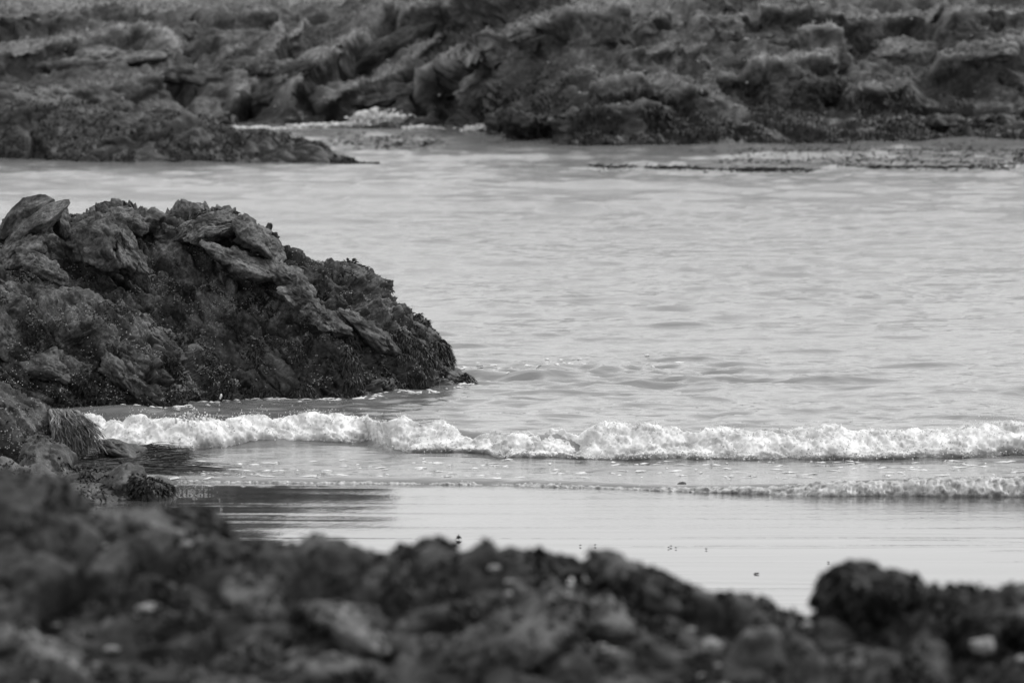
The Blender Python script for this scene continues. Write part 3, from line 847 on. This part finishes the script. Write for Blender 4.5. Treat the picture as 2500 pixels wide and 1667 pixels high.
GF = 'rocks on the far shore'
FU, FV = uv_of(FP)
for lab, u, v, dY, w, h, dp, roll, seed, mt, wd in [
    ('pale tilted slab above the low point, at the picture edge', 150, 165, 4.0, 520, 90, 0.9, 9, 401, M_FARBLOCK, 0),
    ('long pale slab with a hooked white vein', 400, 175, 3.6, 300, 110, 0.8, -8, 402, M_FARBLOCK, 0),
    ('dark square boulder under the grassy brow', 450, 95, 6.0, 130, 90, 0.7, 0, 403, M_FAR, 0),
    ('blocky ledge with pale stones on it above the dark gully', 640, 170, 4.2, 260, 60, 0.6, 4, 404, M_FARBLOCK, 0),
    ('round-headed hump beside the dark gully', 770, 120, 5.2, 130, 130, 0.6, 20, 405, M_FARBLOCK, 0),
    ('first long ridge running down to the inlet from the round hump', 690, 215, 2.6, 300, 80, 0.6, 38, 406, M_FAR, 0),
    ('long slanting ridge above the white splash', 880, 170, 3.6, 460, 100, 0.7, 30, 407, M_FAR, 0),
    ('dark bank of rock just behind the white splash', 900, 250, 1.5, 380, 90, 0.6, 8, 408, M_FAR, 0),
    ('light-topped slanting ledge high above the splash', 1090, 80, 6.0, 330, 70, 0.7, 22, 409, M_FARBLOCK, 0),
    ('grassy pale pyramid of rock below the brow', 1320, 85, 5.6, 240, 90, 0.7, -4, 410, M_FARBLOCK, 0),
    ('smooth bulging boulder with a bright rounded knob', 1210, 190, 2.6, 240, 130, 0.6, 30, 411, M_FARBLOCK, 0),
    ('small rounded knob on the bulging boulder', 1222, 205, 1.9, 62, 34, 0.2, 8, 412, M_FARBLOCK, 0),
    ('weed-covered low rock where the bank meets the inlet', 1330, 315, 0.6, 320, 70, 0.5, -10, 413, M_FAR, 900),
    ('dark undercut ledge end below the grass line', 1500, 105, 4.6, 190, 60, 0.6, 2, 414, M_FAR, 0),
    ('pale split boulder on the ledge', 1775, 75, 5.4, 150, 90, 0.5, -14, 415, M_FARBLOCK, 0),
    ('flat-topped dark ledge with a pale grassy lip', 1930, 110, 4.6, 260, 56, 0.6, 3, 416, M_FAR, 0),
    ('square boulder next to the diagonal crack', 2000, 150, 3.6, 120, 76, 0.45, -6, 417, M_FARBLOCK, 0),
    ('light-backed mound with weed hanging down its dark front', 1930, 240, 1.8, 320, 120, 0.6, 7, 418, M_FAR, 900),
    ('leaning block on the far side of the diagonal crack', 2150, 140, 3.6, 150, 90, 0.5, 36, 419, M_FARBLOCK, 0),
    ('rounded pale outcrop above the shadowed hollow', 2390, 135, 3.8, 240, 100, 0.6, 14, 420, M_FARBLOCK, 0),
    ('striped leaning slab at the picture edge above the hollow', 2470, 190, 2.6, 170, 70, 0.5, -34, 421, M_FARBLOCK, 0),
    ('weedy dark rock at the foot of the bank under the mound', 1700, 320, 0.8, 360, 70, 0.5, 0, 422, M_FAR, 900),
    ('dark weed-hung rock below the shadowed hollow', 2330, 310, 0.7, 420, 70, 0.5, 0, 423, M_FAR, 900),
    ('small boulder in the shallows beside the white splash', 890, 296, -0.3, 44, 26, 0.15, 0, 424, M_FAR, 0),
    ('roof-shaped dark slab near the top of the bank', 1770, 25, 7.0, 170, 36, 0.5, -6, 425, M_FAR, 0)]:
    Yw = float(np.interp(u, far_us, yz0(np.interp(far_us, [a for a, b in FW], [b for a, b in FW]))))
    # seated on the bank: its middle lies just inside the surface
    pu, pv = FU, FV
    near = np.argmin((pu - u) ** 2 + (pv - v) ** 2 + 1e6 * (FN[:, 1] > 0.2))
    dp = dp * 0.6
    boulder('shore_rock', lab, 'rock', u, v, (float(FP[near, 1]) if dY > 0 else Yw + dY) + 0.45 * dp, w * 0.8, h * 0.8, dp, roll, 0, 0, seed, 5, mt, 0.16, 22, GF, weed=wd, weedL=0.08, weedw=0.022, weed_thr=-0.1)

# weed and grass on the bank
fz = FP[:, 2]; fn = fbm(FP / 0.9, 3, 91)
inx = (np.abs(FP[:, 0]) < 10.5) & (FP[:, 1] < 140)
m = inx & (fn > -0.25 + 0.5 * smooth(0.3, 0.9, fz)) & (fz > 0) & (fz < 1.0) & (FN[:, 1] < 0.3) & (FP[:, 0] > -0.5)
V, Fq = blades(FP[m], FN[m], rng, 32000, 0.065, 0.024, 0.8, 0.9, 2)
tag(obj('bank_weed', V, Fq, M_WEED), 'dark weed hanging over the foot of the far bank', 'seaweed', kind='stuff')
m = inx & (TURF_HILL > 0.35) & (FN[:, 2] > 0.2) & (fz > 0.6) & (FN[:, 1] < 0.5)
V, Fq = blades(FP[m], np.tile([0, -0.2, 1.0], (m.sum(), 1)), rng, 20000, 0.11, 0.019, 0.45, 0.5, 3, (0.25, 0, 0))
tag(obj('bank_grass', V, Fq, M_GRASS), 'dry wind-combed grass along the ledges of the far bank', 'grass', kind='stuff')
k = rng.choice(np.flatnonzero(inx & (fz > 0.1) & (fz < 2) & (FN[:, 1] < 0.2)), 260)
V, Fq = scatter(FP[k], rng.uniform(0.012, 0.035, 260), rng, 1, (1.2, 1, 0.7))
tag(obj('bank_pebbles', V, Fq, M_BARN), 'pale loose stones and shells lodged in the far bank', 'pebbles', kind='stuff')

# floating weed off the far shore
def floating(name, label, pts, n, L, seed, thick):
    rg = np.random.default_rng(seed)
    a = np.array(pts, float)
    t = (rg.integers(0, 17, n) + rg.beta(0.8, 1.6, n)) / 17.0 * 0.8 + rg.uniform(0, 0.2, n)
    u = np.interp(t, np.linspace(0, 1, len(a)), a[:, 0]) + rg.normal(size=n) * 10
    v = np.interp(t, np.linspace(0, 1, len(a)), a[:, 1]) + rg.normal(size=n) * thick
    p = on(u, v)
    p[:, 2] = sea_z(p[:, 0], p[:, 1])
    V, Fq = blades(p, np.tile([0.9, 0, 0.2], (n, 1)), rg, n, L * 0.9, 0.012, 0.28, 0.4, 3)
    e = empty(name, on(a[:, 0].mean(), a[:, 1].mean()), label, 'seaweed')
    tag(obj('fronds', V, Fq, M_WEED, e), kind='stuff')
floating('floating_weed', 'thin black line of floating weed off the far bank', [(1420, 411), (1600, 414), (1720, 417), (1860, 419), (2000, 418)], 2200, 0.12, 61, 1.6)
floating('floating_weed', 'broken floating weed line at the picture edge, continuing the black line', [(2030, 412), (2200, 413), (2350, 416), (2520, 413)], 1100, 0.10, 62, 2.4)
floating('floating_weed', 'scattered weed patches between the bank and the black weed line', [(1650, 375), (1950, 368), (2200, 372), (2500, 378), (2480, 398), (2150, 395), (1750, 398), (2300, 360), (2500, 362)], 2600, 0.09, 63, 7)
floating('floating_weed', 'speckled weed in the inlet mouth beyond the low point', [(800, 345), (900, 350), (1000, 352), (1100, 350)], 800, 0.10, 64, 6)

print('far shore done')

# ------------------------------------------------------------------ foam
rng = np.random.default_rng(11)
def billow(p, scale, seed):
    F1, F2, _, r = worley(p / scale, seed)
    return np.sqrt(np.clip(1 - (F1 / 0.85) ** 2, 0, 1)) * (0.5 + 0.5 * r[:, 0])

def foam_sheet(name, x0, x1, nx, nt, fs, foff, mat, label, scales, seed):
    """lumpy white water riding on the wave face; it dips under the surface where the wave shows through"""
    x = np.linspace(x0, x1, nx); t = np.linspace(0, 1, nt)
    Xg, Tg = np.meshgrid(x, t)
    xf, tf = Xg.ravel(), Tg.ravel()
    y = fs(xf, tf)
    z = sea_z(xf, y)
    P = np.stack([xf, y, z], -1)
    nrm = grid_normals(P.reshape(nt, nx, 3)).reshape(-1, 3)
    nrm[nrm[:, 2] < 0] *= -1
    nrm = nrm * 0.6 + np.array([0, -0.35, 0.45]); nrm /= np.linalg.norm(nrm, axis=1, keepdims=True)
    d = foff(xf, tf, P)
    for sc, am in scales:
        d = d + am * (billow(P, sc, seed + int(sc * 1000)) - 0.45)
    d += 0.011 * fbm(P / 0.035, 3, seed + 5, 0.65)
    low = smooth(0.45, 0.1, tf)[:, None]           # the toe of the white water hangs forward
    nrm = nrm * (1 - low) + low * np.array([0, -0.93, 0.36])
    P = P + nrm * d[:, None] + low * np.array([0, -0.03, 0.012]) * np.clip(d, 0, 0.05)[:, None] / 0.05
    o = obj(name, P, grid_faces(nt, nx), mat)
    tag(o, label, 'foam', kind='stuff')
    return P, nrm, d

def b_y(x, t): return base_y(x) - 0.10 + 0.85 * t + 0.05 * perlin(np.stack([x * 2.2, t * 0, t * 0 + 4], -1), 17)
def b_off(x, t, P):
    n1 = perlin(np.stack([x * 1.3, t * 1.2, t * 0 + 8], -1), 18)
    n2 = perlin(np.stack([x * 3.1, t * 3.0, t * 0 + 3], -1), 19)
    d = 0.046 + 0.05 * n1 + 0.055 * n2
    n3 = perlin(np.stack([x * 1.7, t * 0, t * 0 + 1.7], -1), 41); n4 = perlin(np.stack([x * 4.6, t * 0, t * 0 + 6.1], -1), 42)
    cut = 0.56 + 0.22 * n3 + 0.16 * n4            # where the white stops and the glassy crest shows
    d = d - 0.20 * smooth(cut, cut + 0.16, t)
    d = d - 0.15 * smooth(0.20 + 0.16 * n4 + 0.14 * n1, 0.02, t)
    # dark glassy hollows under the lip at one end of the wave
    d = d - 0.10 * smooth(0.30, 0.10, t) * (smooth(-2.6, -2.0, x) * smooth(-0.6, -1.1, x))
    return d
xl, xr = float(on(150, 1100)[0]), float(on(3500, 1100)[0])
WP, WN, WD = foam_sheet('breaker_foam', xl, xr, 1350, 84, b_y, b_off, M_FOAM, 'tumbling white foam of the breaking wave across the cove',
                        [(0.34, 0.07), (0.13, 0.040), (0.055, 0.024), (0.026, 0.014)], 300)
# froth lumps and droplets thrown from it
ok = np.flatnonzero(WD > 0.0)
k = rng.choice(ok, 3200)
V1 = scatter(WP[k] + WN[k] * rng.uniform(-0.002, 0.02, (3200, 1)), rng.uniform(0.002, 0.007, 3200), rng, 1)
top = ok[WP[ok, 2] > 0.2]
k = rng.choice(top, 1500)
up = np.abs(rng.normal(size=(1500, 1))) * np.array([[0.0, 0.0, 0.030]]) + rng.normal(size=(1500, 3)) * 0.012
V2 = scatter(WP[k] + up, rng.uniform(0.0015, 0.005, 1500), rng, 1)
bot = ok[WP[ok, 2] < 0.06]
k = rng.choice(bot, 1500)
V3 = scatter(WP[k] + rng.normal(size=(1500, 3)) * np.array([0.02, 0.02, 0.006]) + [0, -0.03, 0.004], rng.uniform(0.002, 0.008, 1500), rng, 1)
V, Fq = joined([V1, V2, V3])
tag(obj('foam_froth', V, Fq, M_FOAM), 'froth and flying droplets thrown up along the breaker', 'foam', kind='stuff')

# splash leaping from the wave in front of the headland
e = empty('wave_splash', on(480, 1030), 'small splash with a string of drops leaping off the wave before the headland', 'splash')
sp = []
for (u, v, r) in [(540, 962, .014), (538, 967, .010), (536, 978, .006), (536, 985, .008), (535, 993, .005), (535, 997, .010), (530, 1006, .006),
                  (474, 988, .012), (471, 991, .010), (480, 992, .012), (477, 997, .012), (470, 1000, .012), (466, 1004, .014), (459, 1002, .010), (452, 1000, .009),
                  (447, 1004, .012), (440, 1008, .014), (462, 1010, .018), (474, 1009, .014), (484, 998, .010), (490, 1012, .016), (505, 1012, .012), (450, 1014, .02), (430, 1018, .018)]:
    sp.append((u, v, r))
sp = np.array(sp)
P = at(sp[:, 0], sp[:, 1] + np.where(sp[:, 0] < 520, 10, 4), 64.6)
V1 = scatter(P, sp[:, 2] * 0.8, rng, 2, (0.8, 0.8, 1.2), 0.08)
u = rng.normal(470, 20, 70); v = 1018 + rng.normal(0, 6, 70)
V2 = scatter(at(u, v, 64.8 + rng.normal(size=70) * 0.08), rng.uniform(0.003, 0.008, 70), rng, 2)
V, Fq = joined([V1, V2])
tag(obj('drops', V, Fq, M_FOAM, e), kind='stuff')
u = np.concatenate([rng.uniform(0, 420, 70), rng.normal(40, 30, 50), rng.uniform(1900, 2500, 60)])
v = np.concatenate([rng.uniform(905, 1005, 70), rng.normal(930, 25, 50), 1040 - np.abs(rng.normal(0, 22, 60))])
V, Fq = scatter(at(u, v, 64.7 + rng.normal(size=180) * 0.1), rng.uniform(0.0015, 0.0035, 180), rng, 1)
tag(obj('spray_drops', V, Fq, M_FOAM), 'fine spray drops hanging in the air above the wave', 'spray', kind='stuff')

# foam lip along the edge of the wash
def l_y(x, t): return edge_y(x) - 0.03 + (0.12 + 0.30 * smooth(0.6, 2.4, x)) * t
def l_off(x, t, P):
    n1 = perlin(np.stack([x * 2.0, t * 2, t * 0 + 5], -1), 28)
    lip = 0.020 * smooth(0.0, 0.1, t) * smooth(0.5, 0.2, t) * smooth(-2.6, -1.2, x)
    big = smooth(1.0, 3.0, x)
    return lip - 0.004 - 0.016 * big * smooth(0.2, 0.4, t) + 0.034 * n1 * (0.3 + big) - 0.03 * smooth(0.05, 0.0, t) - 0.03 * smooth(0.75, 1.0, t) - 0.012 * (1 - big) * smooth(0.4, 0.6, t) + 0.008 * big
xl2 = float(on(430, 1178)[0])
LP, LN, LD = foam_sheet('wash_foam', xl2, xr, 1350, 40, l_y, l_off, M_FOAMG, 'thin rim of foam where the wash runs out on the sand',
                        [(0.10, 0.02), (0.04, 0.014)], 500)
# ball of froth left on the rim
e = empty('foam_ball', on(1200, 1185), 'white ball of froth resting on the rim of the wash', 'foam')
k = 62.0 / FPX
P, Fc = rock_shape((40 * k, 0.06, 14 * k), 611, 4, 12, 6, 0.08)
obj('froth', P + at(1200, 1176, 62.0), Fc, M_FOAM, e)
boulder('pebble', 'grey round pebble caught in the foam rim', 'stone', 1667, 1188, 61.5, 30, 26, 0.035, 0, 0, 0, 612, 4, M_BLOCK, 0.06, 8)

# flat foam flecks drifting on the water
def flecks(u, v, ru, rd, seed):
    rg = np.random.default_rng(seed)
    p = on(u, v)
    n = len(p); k = 9
    a = np.linspace(0, 2 * math.pi, k, endpoint=False)[None]
    r = 1 + 0.45 * rg.normal(size=(n, k))
    r = np.clip(r, 0.3, 2)
    x = p[:, 0:1] + np.cos(a) * r * ru[:, None]; y = p[:, 1:2] + np.sin(a) * r * rd[:, None] + np.cos(a) * ru[:, None] * rg.normal(size=(n, 1)) * 0.8
    z = sea_z(x.ravel(), y.ravel()).reshape(n, k) + 0.003
    ring = np.stack([x, y, z], -1)
    c = ring.mean(1, keepdims=True); c[..., 2] = sea_z(c[:, 0, 0], c[:, 0, 1])[:, None] + 0.010
    V = np.concatenate([c, ring], 1)
    j = np.arange(k)
    tri = np.stack([0 * j, 1 + j, 1 + (j + 1) % k], -1)[None]
    return V.reshape(-1, 3), ((np.arange(n) * (k + 1))[:, None, None] + tri).reshape(-1, 3)
n = 200
u = rng.uniform(420, 2600, n); v = rng.uniform(1128, 1176, n)
A = flecks(u, v, rng.uniform(0.008, 0.06, n), rng.uniform(0.008, 0.03, n), 71)
n = 40
u = rng.normal(1360, 190, n); v = rng.normal(900, 14, n)
B = flecks(u, v, rng.uniform(0.006, 0.035, n), rng.uniform(0.01, 0.05, n), 72)
n = 8
u = rng.uniform(1130, 1260, n); v = rng.normal(915, 8, n)
Cc = flecks(u, v, rng.uniform(0.01, 0.04, n), rng.uniform(0.02, 0.05, n), 73)
n = 130
u = rng.uniform(300, 1160, n); v = np.interp(u, [268, 421, 497, 605, 754, 863, 965, 1038, 1165], [1006, 1002, 991, 976, 978, 977, 966, 962, 946]) + np.abs(rng.normal(0, 3.5, n))
Dd = flecks(u, v, rng.uniform(0.006, 0.04, n), rng.uniform(0.006, 0.03, n), 74)
V, Fq = joined([A, B, Cc, Dd])
tag(obj('foam_flecks', V, Fq, M_FOAM), 'flat flecks of foam drifting on the wash and off the headland tip', 'foam', kind='stuff')

# white water on the far rocks
def white_water(name, label, pts, seed, Y):
    rg = np.random.default_rng(seed)
    e = empty(name, on(pts[0][0], 312), label, 'splash')
    parts = []
    for (u, v, w, h, n) in pts:
        n *= 5
        uu = u + rg.normal(size=n) * w / 3; vv = v - 1 + rg.normal(size=n) * h / 4
        parts.append(scatter(at(uu, vv, Y + rg.normal(size=n) * 0.15), rg.uniform(0.008, 0.022, n), rg, 1, (1.8, 1, 0.8)))
    V, Fq = joined(parts)
    tag(obj('white_water', V, Fq, M_FOAM, e), kind='stuff')
white_water('wave_splash', 'bright white water bursting over the far rocks in the inlet', [(925, 290, 80, 26, 130), (885, 281, 22, 16, 30), (912, 272, 14, 12, 12), (955, 287, 50, 12, 40), (900, 305, 60, 10, 50)], 81, 128.2)
white_water('wave_splash', 'long low white wave at the back of the inlet', [(770, 308, 80, 10, 80), (830, 305, 60, 8, 50), (735, 312, 30, 6, 20)], 82, 128.2)
white_water('wave_splash', 'small white surge between the splash and the bank', [(1030, 313, 50, 9, 50), (1060, 318, 30, 6, 20)], 83, 127.6)
white_water('wave_splash', 'little white surge washing the weedy end of the bank', [(1165, 316, 50, 12, 60), (1183, 312, 12, 12, 20), (1210, 331, 60, 4, 30)], 84, 126.5)
white_water('wave_splash', 'white trickle of foam along the back of the low point', [(590, 314, 50, 5, 30), (640, 313, 30, 8, 25), (690, 316, 40, 4, 20)], 85, 127.5)

# ------------------------------------------------------------------ scraps on the sand
for i, (lab, u, v, w, h) in enumerate([
    ('largest weed scrap lying alone on the shining sand', 1120, 1310, 15, 8), ('flat dark scrap just past the weedy foreground ledge', 1367, 1390, 12, 5),
    ('speck of weed close above the foreground ledge', 975, 1332, 8, 3), ('first of two specks side by side on the sand', 1417, 1330, 7, 3),
    ('second of two specks side by side on the sand', 1453, 1329, 7, 3), ('single speck below the pair of specks', 1472, 1347, 5, 3),
    ('lowest speck of the cluster of three', 1632, 1335, 7, 3), ('highest speck of the cluster of three', 1638, 1332, 7, 3),
    ('outer speck of the cluster of three', 1650, 1336, 8, 3), ('lone speck beyond the cluster of three', 1724, 1339, 8, 3),
    ('faint speck above the weedy knob', 2023, 1371, 8, 3), ('thin scrap above the gap between the foreground mounds', 1846, 1399, 12, 3)]):
    Yd = float(yz0(v + h / 2, 0.010)); k = Yd / FPX
    e = empty('weed_scrap', at(u, v + h / 2, Yd), lab, 'seaweed', 'scraps on the sand')
    rg = np.random.default_rng(900 + i)
    P, Fc = rock_shape((w / 2.8 * k, w / 2.8 * k, h / 2.4 * k), 900 + i, 3, 10, 6, 0.3)
    obj('stalk', P + at(u, v + 0.1 * h, Yd), Fc, M_WEED, e)
    if w > 10:
        V, Fq = blades(P + at(u, v, Yd), P / np.linalg.norm(P, axis=1, keepdims=True), rg, 30, 0.012, 0.005, 0.8, 0.4)
        obj('fronds', V, Fq, M_WEED, e)

# ------------------------------------------------------------------ the blurred rocks right in front of the camera
us = np.arange(-600, 3100, 13.0)
SIL = [(-600, 1230), (0, 1275), (300, 1310), (580, 1328), (700, 1325), (850, 1345), (1060, 1345), (1320, 1375), (1400, 1425), (1500, 1425), (1700, 1445), (1760, 1488), (1800, 1498),
       (1960, 1498), (1990, 1475), (2240, 1460), (2350, 1450), (2500, 1430), (3100, 1400)]
sv = np.interp(us, [a for a, b in SIL], [b for a, b in SIL]) - 2
r3 = at(us, sv, 30.0 + 0 * us)
r2 = at(us, 0.5 * sv + 0.5 * 1560, 29.6 + 0 * us)
r1 = at(us, 1600 + 0 * us, 29.2 + 0 * us)
r0 = at(us, 1720 + 0 * us, 28.7 + 0 * us)
rm = r0 + np.array([0, -2.5, -0.6])
r4 = r3 + np.array([0, 1.0, -0.5]); r5 = r4 + np.array([0, 4.0, -2.4])
XR = strata((0.8, 0.3, 0.45))
def fore_relief(p):
    return blocky(p, 0.40, 0.10, XR, (1.7, 1.1, 0.7), seed=61, crack=1.0, cw=0.2) * 0.8 + blocky(p, 0.13, 0.03, XR, seed=62, crack=0.8) + 0.04 * fbm(p / 0.2, 4, 63)
ledge = empty('foreground_ledge', at(1250, 1667, 27.0), 'blurred dark rock ledge running along the whole bottom of the picture', 'rock')
_, GP, GN = rock_sheet([rm, r0, r1, r2, r3, r4, r5], [5, 46, 46, 46, 10, 6], fore_relief, M_FORE, 'rock_body', ledge)
m = (fbm(GP / 0.16, 3, 65) > 0.08) & (GP[:, 1] < 30.6) & (GP[:, 1] > 28)
V, Fq = blades(GP[m], GN[m], rng, 12000, 0.032, 0.020, 0.7, 0.5, 2)
tag(obj('weed_growth', V, Fq, M_WEED, ledge), kind='stuff')
k = rng.choice(np.flatnonzero((GP[:, 1] < 30.5) & (fbm(GP / 0.3, 2, 66) > 0.1)), 110)
V, Fq = scatter(GP[k] + GN[k] * 0.005, rng.uniform(0.006, 0.018, 110), rng, 1, (1.8, 1, 0.7))
tag(obj('shells', V, Fq, M_BARN, ledge), kind='stuff')

GG = 'blurred rocks in front of the camera'
for lab, u, v, Yd, w, h, dp, roll, seed, mt, wd, wm in [
    ('blurred boulder mass rising at the lower corner beneath the big edge boulder', 30, 1330, 29.0, 400, 340, 0.4, -36, 501, M_FORE, 900, 0),
    ('blurred pale-topped boulder sloping to the sand beside the mossy rocks', 300, 1325, 30.0, 460, 150, 0.35, -6, 502, M_FOREPALE, 500, 0),
    ('weedy dark shoulder of rock ending at the bright sand', 470, 1290, 30.5, 200, 110, 0.25, -26, 503, M_FORE, 900, 0),
    ('flat oval slab with a pale rim among the foreground rocks', 490, 1358, 29.0, 400, 84, 0.32, 4, 504, M_FOREPALE, 0, 0),
    ('long weed-covered ledge with a bumpy skyline before the sand', 980, 1400, 29.5, 700, 130, 0.35, 0, 505, M_FORE, 6500, 0),
    ('bare pale boulder below the weedy ledge', 640, 1465, 28.0, 250, 160, 0.28, -30, 506, M_FOREPALE, 220, 0),
    ('rounded pale rock below the middle of the weedy ledge', 870, 1535, 27.6, 280, 130, 0.28, -12, 507, M_FOREPALE, 220, 0),
    ('long smooth slab slanting up from the bottom of the picture', 1180, 1590, 27.0, 640, 150, 0.42, 26, 508, M_FOREPALE, 700, 0),
    ('rough mound standing against the bright sand, mid picture', 1595, 1455, 29.2, 300, 150, 0.3, -16, 509, M_FORE, 700, 0),
    ('round knob thick with dark weed against the sand', 2110, 1450, 29.2, 250, 140, 0.22, -8, 510, M_FORE, 2600, 0),
    ('dark rock shoulder at the edge beyond the weedy knob', 2450, 1520, 28.5, 380, 200, 0.35, 14, 511, M_FORE, 700, 0),
    ('low weedy hummock between the knob and the dark shoulder', 2310, 1465, 29.2, 130, 70, 0.15, 0, 512, M_FORE, 700, 0),
    ('small white bokeh stone in the dark hollow below the mound', 1735, 1575, 27.0, 44, 44, 0.03, 0, 513, M_BARN, 0, 0),
    ('small pale stone next to the white one', 1840, 1590, 27.0, 60, 36, 0.03, -35, 514, M_BARN, 0, 0),
    ('pale stone near the corner beneath the dark shoulder', 2400, 1575, 26.8, 70, 44, 0.03, 0, 515, M_BARN, 0, 0),
    ('low pale hump at the bottom edge beside the slanting slab', 780, 1650, 26.6, 300, 100, 0.3, 8, 516, M_FOREPALE, 220, 0),
    ('smooth rock sloping down at the bottom corner', 110, 1615, 26.6, 380, 130, 0.3, -22, 517, M_FOREPALE, 220, 0),
    ('mottled stones heap left of the dark hollow', 1450, 1535, 27.6, 220, 120, 0.25, 30, 518, M_FOREPALE, 220, 0)]:
    Yd = 30.0 - (v - 1400) / 320.0 * 1.3 + 0.3 * dp
    dp = dp * 0.8
    boulder('foreground_rock' if mt is not M_BARN else 'pale_stone', lab, 'rock' if mt is not M_BARN else 'stone', u, v, Yd, w, h, dp, roll, 0, 0, seed, 5, mt, 0.10 if mt is M_FOREPALE else 0.16, 10, GG, weed=wd, weedL=0.034, weedw=0.022, weed_thr=-0.02)
print('scene done')
